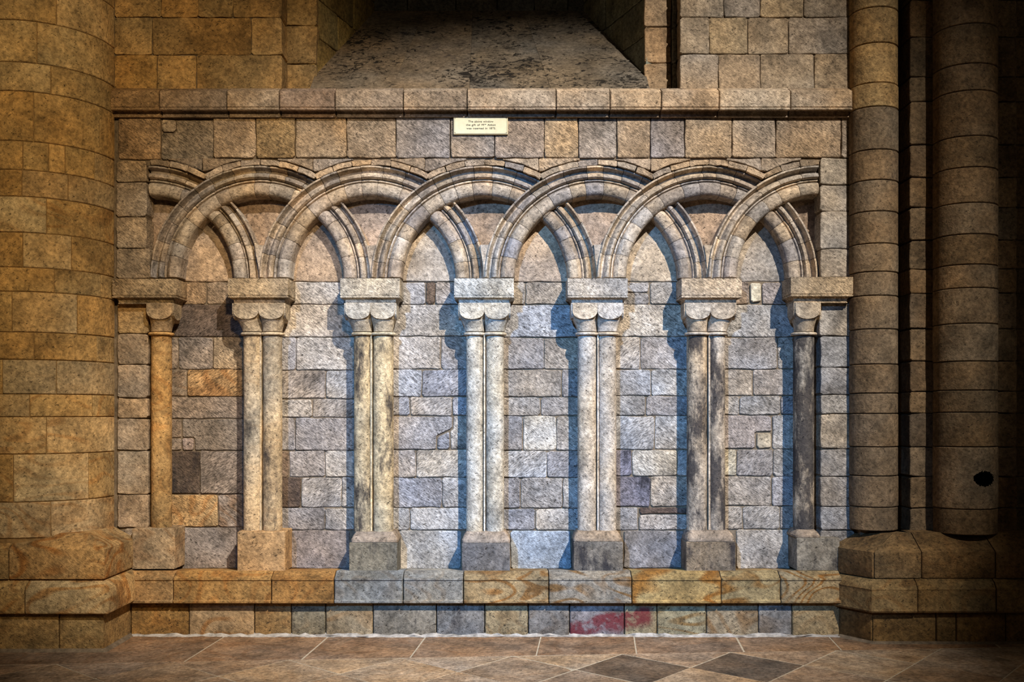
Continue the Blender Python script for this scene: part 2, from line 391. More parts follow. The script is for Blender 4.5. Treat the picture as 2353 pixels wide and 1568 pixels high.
SP = {(0,1036,0):D_,(0,1136,0):(196,160,108),(0,849,1):(196,152,96),(0,700,0):(132,112,98),(0,1212,1):(158,142,128),(1,1097,0):(110,92,80),(1,1036,0):(130,112,98),
      (2,648,1):(120,100,84),(3,956,1):(208,202,192),(3,1036,0):(196,190,184),(3,1169,0):(150,150,156),(5,1032,0):(206,190,158),(4,1034,1):(190,180,164),
      (4,1034,0):(140,136,150),(4,1095,0):(140,132,140),(2,1219,1):(176,174,172),(3,1219,1):(166,170,172),(4,1219,0):(140,136,136),(5,1219,0):(140,134,130),(1,1219,1):(146,136,132)}
for bi, rows in enumerate(BAY):
    pal = 'nicheL' if bi == 0 else 'niche'
    for y0, y1, xs in rows:
        kw = dict(tool=1.0 if y0 < 1190 else .7, soot=random.uniform(.04, .22), pit=.75)
        if isinstance(xs, list):
            xs = [x for x in xs if x != '|']
            if bi == 0 and y0 == 648: xs = [385, 474, 570]
            for k, (a, b) in enumerate(zip(xs, xs[1:])):
                sp = SP.get((bi, y0, k)); kk = dict(kw)
                if (bi, y0, k) in ((0,1036,0),(1,1097,0),(4,1034,0),(4,1095,0),(3,1169,0)): kk['soot'] = .55
                if bi == 0 and y0 in (849, 1136): kk['band'] = .5
                ws(a, b, y0, y1, YB, sp or pal, mat=random.choice([STONE, STONE, STONE, STONE_B]), **kk)
        elif xs == 'n1':
            ws(385, 417, 963, 1007, YB, pal, **kw); ws(385, 417, 1007, 1036, YB, pal, **kw); ws(418, 446, 1007, 1036, YB, (170,150,140), **kw)
            wall_stone([(447,1036),(570,1036),(570,963),(418,963),(418,1006),(447,1006)], YB, wall, (150,134,116), **kw)
        elif xs == 'n3':
            wall_stone([(890,1034),(1003,1034),(1003,1001),(1040,985),(1040,956),(890,956)], YB, wall, pal, **kw)
            wall_stone([(1004,1034),(1034,1034),(1034,990),(1004,1003)], YB, wall, pal, **kw); wall_stone([(1035,1034),(1080,1034),(1080,956),(1041,956),(1041,987),(1035,990)], YB, wall, pal, **kw)
        elif xs == 'n5':
            ws(1410, 1492, 648, 672, YB, pal, **kw); ws(1410, 1492, 673, 700, YB, pal, **kw); ws(1494, 1590, 648, 700, YB, pal, **kw)
        elif xs == 'n5b':
            ws(1400, 1467, 1165, 1219, YB, pal, **kw); ws(1468, 1590, 1166, 1182, YB, (100,84,78), soot=.4); ws(1468, 1590, 1183, 1219, YB, pal, **kw)
        elif xs == 'n6a':
            ws(1670, 1722, 648, 700, YB, (160,144,132), **kw); ws(1725, 1749, 650, 694, YB-.006, (232,214,176), tool=.3, soot=0, pit=.2); ws(1752, 1820, 648, 700, YB, (160,150,146), **kw)
        elif xs == 'n6':
            wall_stone([(1655,1032),(1736,1032),(1736,992),(1773,992),(1773,954),(1655,954)], YB, wall, (166,158,158), **dict(kw, soot=.3))
            ws(1739, 1773, 994, 1031, YB-.004, (184,168,140), tool=.4); ws(1775, 1840, 954, 1032, YB, pal, **kw)
    # pointed panel under the arch
    a, b = CC[bi], CC[bi+1]; m = (a+b)/2
    wall_stone([(a+34,648),(b-34,648),(b-36,590),(b-66,530),(m+8,462),(m-8,462),(a+66,530),(a+36,590)], YB, wall, (178,157,136) if bi in (0,1,3) else (180,166,148), tool=.45, pit=.55, soot=.08)
for i, c in enumerate(CC):       # triangular panels between the ribs
    l, r = (c-112 if i else 330), (c+112 if i < 6 else 1892)
    wall_stone([(max(l, c-8),642),(min(r, c+8),642),(r,468),(r,425),(l,425),(l,468)], YB, wall, (168,144,122), tool=.4, pit=.7, soot=.12)
    if 0 < i < 6: wall_stone([(c-1.5,637),(c+1.5,637),(c+11,563),(c-11,563)], .012, wall, (186,170,150), depth=.07, gap=.0005, bev=.004, ch=.002, tool=.2)
# limewash fillet of mortar along the floor
P0 = [(X(303+k*(1926-303)/110,-.08), -.08) for k in range(111)]
V, FC = sweep(P0, path_normals(P0), [(-.02,.011),(.003,.010),(.010,.006),(.018,.002),(.024,-.003),(-.02,-.003)])
V = [(x, y+(random.uniform(-.012,.008) if y < -.085 else 0), z*random.uniform(.3,1.5) if z > 0 else z) for x, y, z in V]
mesh_obj('mortar_fillet', V, FC, MORTARW, wall)

# ---- string course
trim = empty('trim_1'); tag(trim, 'projecting stone string course with a dark hollow underside above the arcade', kind='structure')
ys = -.05
prof = [(-.06,Z(203)),(.0,Z(203)),(.047,Z(208,ys)),(.05,Z(209.5,ys)),(.05,Z(245,ys)),(.046,Z(246.3,ys)),(.046,Z(247.5,ys)),(.051,Z(248.2,ys)),(.050,Z(251.5,ys)),(.045,Z(252.8,ys)),(.020,Z(253.5,-.03)),(.012,Z(257,-.012)),(.010,Z(264,-.012)),(.017,Z(266.5,-.017)),(.017,Z(269,-.017)),(-.06,Z(269))]
P = [(X(252, ys), 0), (X(1960, ys), 0)]
sc = [365,520,641,769,926,1073,1278,1402,1520,1653,1817]
run(P, prof, [X(v, ys)-P[0][0] for v in sc], trim, 'span', tool=.6, band=.1, over={0:{'pal':(176,144,104)},1:{'pal':(168,142,116)},10:{'pal':(196,174,146)},3:{'pal':(170,146,128)}})

# ---- base mould and plinth of the arcade
trim2 = empty('trim_2'); tag(trim2, 'moulded plinth of banded stone blocks running along the foot of the arcade', kind='structure')
P = [(X(300,-.08), -.08), (X(1930,-.08), -.08)]
zb = Z(1389,-.12); yf = -.122
prof = [(-.2,zb),(.026,zb),(.036,zb+.003),(.045,zb+.006),(.046,zb+.014),(.040,zb+.018),(.036,zb+.020),(.036,Z(1336,yf)),(.041,Z(1334,yf)),(.041,Z(1330.5,yf)),(.033,Z(1329,-.11)),(-.015,Z(1312,-.06)),(-.2,Z(1308,.1))]
bc = [(400,),(625,),(769,),(927,),(1065,),(1261,),(1451,),(1656,),(1792,)]
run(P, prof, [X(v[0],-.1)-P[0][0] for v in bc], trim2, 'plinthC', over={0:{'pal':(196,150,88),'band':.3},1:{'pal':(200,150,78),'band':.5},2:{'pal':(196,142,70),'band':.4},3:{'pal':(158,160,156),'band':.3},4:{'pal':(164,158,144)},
    5:{'pal':(188,156,104),'band':.9},6:{'pal':(168,156,136),'band':1},7:{'pal':(196,160,92),'band':1},8:{'pal':(192,160,100),'band':1},9:{'pal':(186,160,112),'band':1}}, soot=.22, pit=.7, dark=.70)  # dark: grime plus the light's falloff low down, put into the stone colour
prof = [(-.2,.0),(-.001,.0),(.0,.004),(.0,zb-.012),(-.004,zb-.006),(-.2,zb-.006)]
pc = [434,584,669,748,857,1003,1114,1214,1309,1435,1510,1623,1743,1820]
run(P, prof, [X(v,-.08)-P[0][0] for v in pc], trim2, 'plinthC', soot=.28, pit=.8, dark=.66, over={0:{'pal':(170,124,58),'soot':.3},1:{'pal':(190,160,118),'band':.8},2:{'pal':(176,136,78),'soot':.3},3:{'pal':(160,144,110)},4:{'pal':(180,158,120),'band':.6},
    5:{'soot':.45,'pal':(150,146,136)},6:{'soot':.45,'pal':(140,136,130)},7:{'soot':.5},8:{'soot':.3,'pal':(150,142,132)},9:{'mat':STAINED,'pal':(150,140,138),'band':.3},10:{'mat':STAINED,'pal':(176,158,118),'band':.7},11:{'pal':(178,160,116),'band':.9},12:{'pal':(172,152,118),'band':.8},13:{'band':.5}})  # plinth colour lowered too, for grime and for the dimmer light painted in

# ---- window recess above the string course
win = boxes('window_1', [(X(722), X(1486), .84, 1.0, Z(207), 4.7)], MORTAR); tag(win, 'deep splayed window recess with a steep pitted stone sill', kind='structure')
xl0, xr0, xl1, xr1 = X(722,.12), X(1486,.12), -.735, .380
zs0, zs1, DEP = Z(206.5), Z(25, .8), .80
sl = Vector((0, DEP, zs1-zs0)); Ls = sl.length; sl.normalize(); nrm = UX.cross(sl).normalized()
if nrm.z < 0: nrm = -nrm
fx = [0, .24, .47, .71, 1]
for k in range(4):
    a0, b0 = xl0+(xr0-xl0)*fx[k], xl0+(xr0-xl0)*fx[k+1]; a1, b1 = xl1+(xr1-xl1)*fx[k], xl1+(xr1-xl1)*fx[k+1]
    vm = .12/DEP*Ls; e0 = 0; e1 = 0
    P_ = [(a0,0),(b0,0)]+([(b0,vm)] if k == 3 else [])+[(b1+(.02 if k == 3 else 0),Ls+.03),(a1-(.02 if k == 0 else 0),Ls+.03)]+([(a0,vm)] if k == 0 else [])
    stone3(Vector((0, 0, zs0)), UX, sl, nrm, P_, .08, win, pick((128,111,89) if k < 2 else (116,104,87)), name='sill_slab', mat=PITTED, gap=.0004, bev=.001, ch=.002, jit=.0004, tilt=.0, tool=.15, pit=1.0, soot=.38)
for side, xa, xb, pal in ((0, xl0, xl1, 'splay'), (1, xr0, xr1, 'splayR')):
    d = Vector((xb-xa, DEP-.12, 0)); LL = d.length; d.normalize(); nn = Vector((d.y, -d.x, 0)) if side == 0 else Vector((-d.y, d.x, 0))
    zz = [Z(209), Z(145), Z(57), Z(-34), Z(-150), Z(-270), Z(-390)]
    for k, (z0, z1) in enumerate(zip(zz, zz[1:])):
        cut = [0, LL*(.62 if k % 2 else .36), LL]
        for a, b in zip(cut, cut[1:]):
            stone3(Vector((xa, .12, 0)), d, UZ, nn, [(a,z0),(b,z0),(b,z1),(a,z1)], .06, win, pick(pal), tool=.3, pit=.6, soot=.12, gap=.0025)
bw = [-.76,-.56,-.30,-.08,.12,.30,.42]
for a, b in zip(bw, bw[1:]):
    stone3(Vector((0, .80, 0)), UX, UZ, NY, [(a,zs1-.01),(b,zs1-.01),(b,zs1+.20),(a,zs1+.20)], .05, win, pick((112,110,100)), tool=.4, soot=.4, pit=.6)
GL = simple_mat('old_glass', (40, 52, 60), rough=.25, scale=8, bump=.001); LEAD = simple_mat('lead_came', (50, 50, 50), rough=.6)
for r_ in range(13):
    for c_ in range(7):
        x0 = -.74+c_*.158; z0 = zs1+.21+r_*.16
        if z0+.15 < 4.66: boxes('pane', [(x0+.004, x0+.154, .825, .832, z0+.004, z0+.155)], GL, win)
V = [(-.76+i*.158-.005, -.76+i*.158+.016, .815, .84, zs1+.2, 4.65) for i in range(8)]+[(-.75, .39, .817, .838, zs1+.2+i*.16, zs1+.212+i*.16) for i in range(13)]
boxes('leading', V, LEAD, win)

# ================================================================== COLUMNS AND ARCHES
def loops(name, rings, mat, parent, col, cap=True, smooth=40, **att):
    k = len(rings[0]); V = [v for r_ in rings for v in r_]; FC = []
    for i in range(len(rings)-1):
        for j in range(k): FC.append((i*k+j, i*k+(j+1) % k, (i+1)*k+(j+1) % k, (i+1)*k+j))
    if cap: FC += [tuple(range(k)), tuple((len(rings)-1)*k+j for j in range(k))]
    a = dict(tool=.5, soot=.08, band=0, pit=.5); a.update(att)
    return mesh_obj(name, V, FC, mat, parent, col, smooth=smooth, **a)
def rrect(x0, x1, y0, y1, z, r=.004):
    out = []
    for cx, cy, a0 in ((x1-r, y0+r, -90), (x1-r, y1-r, 0), (x0+r, y1-r, 90), (x0+r, y0+r, 180)):
        for k in range(4):
            a = math.radians(a0+30*k); out.append((cx+r*math.cos(a), cy+r*math.sin(a), z))
    return out
YS = .022                      # axis of the shafts
def circle(cx, cy, r, z, n=40): return [(cx+r*math.cos(2*math.pi*k/n), cy+r*math.sin(2*math.pi*k/n), z) for k in range(n)]
def column(i, ab, cap, shafts, mould, block, by0, by1, lab, colr, soot=.08, band=0, blk=None, name='twin_column', yab=(640, 678, 684, 697), cat='column', tool=.35, bsoot=.1, capc=None):
    t = empty(name); t.location = (X((shafts[0][0]+shafts[-1][1])/2), YS, Z(by1, -.05))
    tag(t, lab, cat, 'columns of the blind arcade', 'thing')
    bpy.context.view_layer.update()
    def put(o): o.matrix_parent_inverse = t.matrix_world.inverted(); return o
    yb = YB+.01
    # abacus
    Ya = -.06; x0, x1 = X(ab[0], Ya), X(ab[1], Ya); z = [Z(v, Ya) for v in yab]
    put(loops('abacus', [rrect(x0,x1,Ya,yb,z[0]), rrect(x0,x1,Ya,yb,z[1]), rrect(x0+.003,x1-.003,Ya+.003,yb,z[1]-.002), rrect(x0+.003,x1-.003,Ya+.003,yb,z[1]-.004),
        rrect(x0-.001,x1+.001,Ya-.001,yb,z[1]-.006), rrect(x0,x1,Ya,yb,z[2]), rrect(x0+.014,x1-.014,Ya+.016,yb,z[2]-.003), rrect(x0+.020,x1-.020,Ya+.024,yb,z[2]-.010), rrect(x0+.021,x1-.021,Ya+.025,yb,z[3]+.004), rrect(x0+.019,x1-.019,Ya+.022,yb,z[3]+.003), rrect(x0+.019,x1-.019,Ya+.022,yb,z[3])],
        STONE, t, pick(capc or colr), smooth=25, tool=.9, pit=.6, soot=.06))
    # scalloped capital
    ztop, zbot = z[3]+.001, Z(761, -.03)
    n = len(shafts); xa, xb = X(cap[0], -.04), X(cap[1], -.04); wd = (xb-xa)/n; V, FC = [], []
    a = wd/2; NA, NT_ = 72, 22
    yc = -.045+a
    for s in range(n):
        cxt = xa+wd*(s+.5); b0 = len(V); cxb = X((shafts[s][0]+shafts[s][1])/2, YS-.02)
        for q in range(NT_):
            tt = q/(NT_-1); zz = zbot+(ztop-zbot)*tt
            rho = .0455+.0095*(tt/.38)**1.8 if tt < .38 else .0550+.033*((tt-.38)/.36)**1.25
            cx = cxb+(cxt-cxb)*min(1, tt/.5)**1.4; ycc = YS-.003+(yc-YS+.003)*min(1, tt/.4)
            for k in range(NA):
                an = 2*math.pi*k/NA; cs, sn = math.cos(an), math.sin(an)
                rr = min(rho*a/.0575, a/max(abs(cs), abs(sn)))
                V.append((cx+rr*cs, ycc+rr*sn, zz))
        for q in range(NT_-1):
            for k in range(NA): FC.append((b0+q*NA+k, b0+q*NA+(k+1) % NA, b0+(q+1)*NA+(k+1) % NA, b0+(q+1)*NA+k))
        FC += [tuple(b0+k for k in range(NA)), tuple(b0+(NT_-1)*NA+k for k in range(NA))]
    # block that ties the capital back to the wall
    b0 = len(V); zq = zbot+(ztop-zbot)*.35
    V += [(x, y, zv) for zv, ins in ((zq, .014), (zbot+(ztop-zbot)*.7, .003), (ztop, .003)) for x, y in ((xa+ins, yc), (xb-ins, yc), (xb-ins, yb), (xa+ins, yb))]
    for q in range(2):
        for k in range(4): FC.append((b0+q*4+k, b0+q*4+(k+1) % 4, b0+q*4+4+(k+1) % 4, b0+q*4+4+k))
    FC += [(b0,b0+1,b0+2,b0+3), (b0+8,b0+9,b0+10,b0+11)]
    cc_ = pick(capc or colr); capo = put(mesh_obj('capital', V, FC, STONE, t, cc_, smooth=24, tool=.4, soot=.1, band=0, pit=.4))
    # flat lunettes standing proud of the cones, one per scallop and one on each flank
    def lunette(org, uu, nn_, half):
        hz = ztop-zbot; pts = [(-half, hz), (-half, hz*.72)]
        for k in range(1, 12):
            an = math.pi*(1-k/12); pts.append((half*math.cos(an), hz*(.74-.32*math.sin(an)**.8)))
        pts += [(half, hz*.72), (half, hz)]
        kk = len(pts); f_ = lambda p_, w_: org+uu*p_[0]+UZ*(p_[1])+nn_*w_
        VV = [f_(p_, -.006) for p_ in pts]+[f_(p_, .0055) for p_ in pts]
        FF = [(k, (k+1) % kk, kk+(k+1) % kk, kk+k) for k in range(kk)]+[tuple(range(kk, 2*kk))]
        mesh_obj('lunette', VV, FF, STONE, capo, cc_, tool=.6, soot=.03, band=0, pit=.4)
    for s in range(n): lunette(Vector((xa+wd*(s+.5), yc-a, zbot)), UX, NY, a-.0004)
    lunette(Vector((xb, yc, zbot)), Vector((0,1,0)), UX, a-.001)
    if i > 0 or n == 2: lunette(Vector((xa, yc, zbot)), Vector((0,-1,0)), -UX, a-.001)
    # necking rings
    V, FC = [], []
    for sx0, sx1 in shafts:
        cx = X((sx0+sx1)/2, YS-.03); R = (sx1-sx0)/2*(D+YS)/F; b0 = len(V); NA = 40
        cx = X((sx0+sx1)/2, YS-.02)
        pr = [(.0,.0),(.008,.0),(.012,.004),(.012,.009),(.008,.013),(.0,.0145)]
        for o_, h in pr: V += [(cx+(R+o_)*math.cos(2*math.pi*k/NA), YS-.003+(R+o_)*math.sin(2*math.pi*k/NA), Z(770,-.03)+h) for k in range(NA)]
        for q in range(len(pr)-1):
            for k in range(NA): FC.append((b0+q*NA+k, b0+q*NA+(k+1) % NA, b0+(q+1)*NA+(k+1) % NA, b0+(q+1)*NA+k))
        FC += [tuple(b0+k for k in range(NA)), tuple(b0+(len(pr)-1)*NA+k for k in range(NA))]
    put(mesh_obj('necking', V, FC, STONE, t, pick(colr), smooth=50, tool=.2, soot=.1, band=0, pit=.4))
    # shafts
    ysb = Z(mould[2] if mould else by0, -.02)
    for sx0, sx1 in shafts:
        cx = X((sx0+sx1)/2, YS-.02); R = (sx1-sx0)/2*(D+YS)/F; zt = Z(768, -.03)
        rings = []
        for q in range(15):
            f = q/14; rings.append(circle(cx+random.uniform(-.0006,.0006), YS, R*random.uniform(.992, 1.006), ysb+(zt-ysb)*f))
        put(loops('shaft', rings, STONE, t, pick(colr), smooth=60, tool=tool, soot=soot, band=band, pit=.75))
    if n == 2:
        xm = X((shafts[0][1]+shafts[1][0])/2, YS); put(loops('fillet', [rrect(xm-.004, xm+.004, -.002, yb, zv, .002) for zv in (ysb, Z(768,-.03))], STONE, t, pick(colr), tool=.1, soot=soot*.7))
    Yk = -.05
    if mould:
        m0, m1, mt, mb = mould; bx0, bx1 = X(m0, Yk), X(m1, Yk); zt, zbm = Z(mt, Yk), Z(mb, Yk)
        rg = []
        for f, ins in ((0, .001), (.12, .0), (.30, .0), (.38, .004), (.55, .006), (.72, .010), (.86, .016), (1, .020)):
            rg.append(rrect(bx0+ins, bx1-ins, Yk+ins, yb, zbm+(zt-zbm)*f, .012))
        put(loops('base_moulding', rg, STONE, t, pick((158,138,116)), smooth=50, tool=.15, soot=.2))
    bx0, bx1 = X(block[0], Yk), X(block[1], Yk); zt, zbm = Z(by0, Yk), Z(by1+5, Yk)
    if mould: zt = Z(mould[3], Yk)-.001
    put(loops('base_block', [rrect(bx0,bx1,Yk,yb,zbm), rrect(bx0,bx1,Yk,yb,zt-.004), rrect(bx0+.004,bx1-.004,Yk+.004,yb,zt)], STONE, t, pick(blk or colr), smooth=25, tool=.4, soot=bsoot, band=band, pit=.8))
    return t
WH = (206,196,176)
column(0, (257,405), (338,397), [(345,391)], None, (303,401), 1215, 1303, 'single ochre shaft against the left jamb of the arcade', (192,150,88), soot=.04, band=.35, blk=(176,150,114), name='corner_column', yab=(641,678,684,697), capc=(184,152,108))
column(1, (523,662), (537,653), [(557.5,600),(602.5,646)], None, (545,655), 1222, 1309, 'twin-shafted column standing on a wavy banded ochre block', (196,174,138), soot=.42, band=.15, blk=(196,156,104), capc=(190,168,134))
column(2, (781,919), (794,908), [(812,852),(857,903)], (806,914,1224,1247), (802,913), 1247, 1313, 'twin-shafted column with mottled yellow shafts streaked with dark pits', (206,186,146), soot=.58, blk=(118,114,102), bsoot=.55, capc=(198,186,164))
column(3, (1043,1181), (1056,1170), [(1071,1110),(1117,1158)], (1061,1172,1224,1248), (1061,1172), 1248, 1317, 'pale twin-shafted column stained orange just above its base', WH, soot=.12, blk=(116,113,112), bsoot=.5, tool=.5)
column(4, (1304,1443), (1315,1430), [(1328,1370.5),(1376,1417)], (1318,1430,1222,1245), (1318,1432), 1245, 1315, 'pale twin-shafted column on a block blackened with soot', (204,190,172), soot=.12, blk=(128,118,104), bsoot=.68, tool=.5)
column(5, (1566,1705), (1575,1689), [(1580,1626),(1630,1668)], (1579,1689,1221,1245), (1577,1691), 1245, 1311, 'twin-shafted column heavily blackened along both shafts', (196,176,150), soot=.74, blk=(130,116,98), bsoot=.55)
column(6, (1817,1961), (1826,1883), [(1825.5,1873)], (1827,1886,1219,1236), (1831,1930), 1236, 1306, 'single blackened shaft against the right jamb of the arcade', (184,166,140), soot=.86, blk=(140,130,112), name='corner_column', yab=(637,675,681,695), bsoot=.45)

# interlacing arches: each springs from one column and lands two columns further right
PR1 = [(257.5,YB+.01),(257.5,.001),(256.5,-.001),(253.5,-.001),(252.5,.006),(251,.022),(248,.034),(244.5,.034),(243,.024),(240.5,.008),(236,.000),(232,.000),(229.5,.008),(228,.020),(227.6,.045),(227.6,YB+.01)]
PR2 = [(227.2,YB+.01),(227.2,.030),(226.5,.018),(223.5,.016),(222.5,.020),(221.5,.030),(219.5,.016),(216,.004),(211,-.003),(205,-.003),(199,-.001),(194.5,.004),(191.2,.012),(189.6,.022),(189,.034),(188.6,YB+.01)]
LAB = ['cut-off arch at the left end of the arcade, only its right half showing', 'arch rising from the ochre corner shaft at the left',
       'arch rising from the column on the wavy banded block', 'arch rising from the mottled yellow twin column', 'arch rising from the pale column stained orange at its foot',
       'arch rising from the pale column on the soot-black block', 'cut-off arch at the right end of the arcade, only its left half showing']
for i in range(7):
    t = empty('interlaced_arch'); t.location = (X(CC[i]), .05, Z(SPR)); tag(t, LAB[i], 'arch', 'interlaced arches of the blind arcade')
    bpy.context.view_layer.update(); inv = t.matrix_world.inverted()
    lo_, hi_ = (0.0, math.pi)
    if i == 0: hi_ = math.pi/2+.02
    if i == 6: lo_ = math.pi/2-.0
    for prof, nm, full in ((PR1, 'outer_voussoir', 17), (PR2, 'inner_voussoir', 15)):
        n = round(full*(hi_-lo_)/math.pi); js = [lo_]+[lo_+(hi_-lo_)*(k+random.uniform(-.22,.22))/n for k in range(1, n)]+[hi_]
        for a, b in zip(js, js[1:]):
            k = max(4, int((b-a)/.028)); V, FC = [], []; m = len(prof); dy = random.uniform(-.0012,.0012); dr = random.uniform(-.5,.5)
            g = .0022 if (b-a) > .05 else 0
            for q in range(k+1):
                th = a+g+(b-a-2*g)*q/k; e = 1 if q in (0, k) else 0
                right = max(0., math.cos(th)); sh = .024*min(1, right/.35)
                for (r_, y_) in prof:
                    px, py = arc_pt(i, th, r_+dr); Yv = y_+dy+(sh if y_ < YB else 0)+(.003 if e and y_ < .06 else 0)
                    V.append((X(px), Yv, Z(py)))
            def hidden(q, j):       # stone that would run through the arch crossing in front
                if i >= 6: return False
                th = a+(b-a)*(q+.5)/k
                if math.cos(th) <= .1: return False
                px, py = arc_pt(i, th, (prof[j][0]+prof[(j+1) % m][0])/2)
                c2 = CC[i+1]; wl = c2-CC[i]; rr = math.hypot((px-c2)*RO/wl, (SPR-py)*RO/256)
                return px < c2 and 193 < rr < 253
            kept = set()
            for q in range(k):
                for j in range(m):
                    if not hidden(q, j): FC.append((q*m+j, q*m+(j+1) % m, (q+1)*m+(j+1) % m, (q+1)*m+j)); kept.add(q)
            if not FC: continue
            if not any(hidden(0, j) for j in range(m)): FC.append(tuple(range(m)))
            if not any(hidden(k-1, j) for j in range(m)): FC.append(tuple(k*m+j for j in range(m)))
            used = sorted({v for f in FC for v in f}); mp = {v: s for s, v in enumerate(used)}
            o = mesh_obj(nm, [V[v] for v in used], [tuple(mp[v] for v in f) for f in FC], STONE, t, pick('arch'), smooth=32, tool=.25, soot=random.uniform(.05,.25), band=0, pit=.6)
            o.matrix_parent_inverse = inv

# ================================================================== PIERS
def drum(c, R, a0, a1, z0, z1, parent, col, name='stone', depth=.07, gap=.0017, hole=None, **att):
    R = R+random.uniform(-.0015, .0015); g = gap/R; n = max(2, int((a1-a0)/math.radians(5))); e = .003
    A = [a0+g, a0+g+e/R]+[a0+(a1-a0)*k/n for k in range(1, n)]+[a1-g-e/R, a1-g]
    nz = 1
    ZZ = [(z0+gap, -e), (z0+gap+e, 0), (z1-gap-e, 0), (z1-gap, -e)]
    V, FC = [], []; m = len(ZZ)+2
    for q, a in enumerate(A):
        d = Vector((math.sin(a), -math.cos(a))); end = -e if q in (0, len(A)-1) else 0
        pts = [(R-depth, z0+gap)]+[(R+min(o_, end), z_) for z_, o_ in ZZ]+[(R-depth, z1-gap)]
        V += [(c[0]+d.x*r_, c[1]+d.y*r_, z_) for r_, z_ in pts]
    for q in range(len(A)-1):
        for j in range(m): FC.append((q*m+j, q*m+(j+1) % m, (q+1)*m+(j+1) % m, (q+1)*m+j))
    FC += [tuple(range(m)), tuple((len(A)-1)*m+j for j in range(m))]
    a_ = dict(tool=.25, soot=.08, band=.1, pit=.5); a_.update(att)
    return mesh_obj(name, V, FC, STONE, parent, col, smooth=35, **a_)
def core(name, c, R, z0, z1, mat, a0=-math.pi, a1=math.pi, n=48):
    V = [(c[0]+R*math.sin(a0+(a1-a0)*k/n), c[1]-R*math.cos(a0+(a1-a0)*k/n), z) for z in (z0, z1) for k in range(n)]
    FC = [(k, (k+1) % n, n+(k+1) % n, n+k) for k in range(n)]+[tuple(range(n)), tuple(range(n, 2*n))]
    return mesh_obj(name, V, FC, mat)
# left: half-round pier on a square base
PC, PRr = (-2.165, -.02), .340
pier = core('half_round_pier', PC, PRr-.006, .2, 4.7, PIERM); tag(pier, 'massive half-round ochre stone pier on a square base at the left', 'pier')
def ang_of(px):
    k = (px-CX)/F; ox, oy = -PC[0], -D-PC[1]; a = k*k+1; b = 2*(ox*k+oy); cc = ox*ox+oy*oy-PRr**2
    disc = b*b-4*a*cc
    if disc < 0: return 1.35
    s = (-b-math.sqrt(disc))/(2*a); return math.atan2(ox+k*s, -(oy+s))
lv = [-490,-390,-290,-190,-95,15,107,197,259,366,428,485,562,637,689,776,835,909,958,1038,1141,1219]
vj = [[90],[40,180],[120],[60,200],[100],[130],[85],[117],[77,230],[52,112,150,219],[50,157],[107],[52,165],[125,233],[27,178],[78,223],[5,130],[68,213],[107],[30,205],[117]]
RE = .95
for k, (y0, y1) in enumerate(zip(lv, lv[1:])):
    z1_, z0_ = Z(y0, -.03), Z(y1, -.03)
    cuts = [-1.75, -.95+.2*(k % 2), -.42+.15*(k % 3)*.5]+[ang_of(p) for p in vj[k]]+[1.62]
    for a, b in zip(cuts, cuts[1:]):
        if b-a < .02: continue
        c_ = 'pier'
        if k in (10, 16, 20) and a > -.3: c_ = (190,160,112)
        drum(PC, PRr, a, b, z0_, z1_, pier, pick(c_), band=.45 if k >= 17 or k == 11 else .1, soot=.35 if (k == 18 and a > 0) else .08)
xb_, yb_ = -1.727, -.385
PP = [(-3.0, yb_), (xb_, yb_), (xb_, -.01)]
zt = Z(1212, -.05)
def cl(px, Y): return X(px, Y)+3.0
zu0, zu1 = Z(1334, -.40), Z(1262, -.40)
run(PP, [(-.25,zu0+.002),(.0,zu0+.002),(.004,zu0+.01),(.004,zu1-.004),(.0,zu1),(-.10,zt),(-.25,zt)], [cl(16,-.4)], pier, 'pier', band=.7, over={1:{'pal':(196,156,96),'band':.8}}, name='base_stone')
zm1, zm0 = Z(1344, -.42), Z(1415, -.43)
run(PP, [(-.25,zm0),(.020,zm0),(.034,zm0+.006),(.038,zm0+.016),(.036,zm1-.03),(.030,zm1-.014),(.016,zm1-.002),(-.02,zu0),(-.25,zu0)], [cl(56,-.42)], pier, 'pier', band=.7, over={1:{'pal':(208,172,112),'band':.8}}, name='base_stone')
run(PP, [(-.25,0),(.0,0),(.002,.004),(.002,zm0-.010),(-.006,zm0-.002),(-.25,zm0-.002)], [cl(134,-.39)], pier, (182,142,78), band=.15, soot=.25, name='base_stone')
PX = [(-3.0, yb_), (xb_, yb_), (xb_, -.06)]
V, FC = sweep(PX, path_normals(PX), [(-.02,.013),(.002,.012),(.012,.006),(.026,-.003),(-.02,-.003)]); mesh_obj('mortar_fillet', V, FC, MORTAR, pier)

# right: clustered pier
YA = -.035; RA = 54*(D+YA)/F; CA = (X(2010, YA), YA+.02)
YBp = -.07; RB = 70*(D+YBp)/F; CB = (X(2221, YBp), YBp+.02)
rp = boxes('clustered_pier', [(X(1955,.1), 3.0, .16, .6, .0, 4.7), (X(1955), CA[0]+.03, .03, .3, .0, 4.7), (X(2094,.03), X(2150,.03), .03, .2, .2, 4.7), (X(2288,.03), X(2334,.03), .03, .2, .2, 4.7),
                              (CA[0]-.07, CA[0]+.07, -.05, .1, .2, 4.7), (CB[0]-.09, CB[0]+.09, -.03, .1, .2, 4.7)], MORTAR)
tag(rp, 'tall clustered pier of round shafts in shadow at the right', 'pier')
la = [-460,-370,-270,-180,-85,15,97,189,244,343,413,485,559,624,679,756,837,904,951,1028,1095,1167,1222]
lb = [-440,-345,-250,-150,-50,52,144,206,311,383,465,537,607,661,743,830,897,948,1028,1172,1232]
hole_stone = None
for k, (y0, y1) in enumerate(zip(la, la[1:])):
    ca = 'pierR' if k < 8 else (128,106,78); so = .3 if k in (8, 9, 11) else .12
    drum(CA, RA, -1.75, 1.75, Z(y1,-.12), Z(y0,-.12), rp, pick((176,138,80) if k < 8 else ca), soot=so, name='shaft_stone')
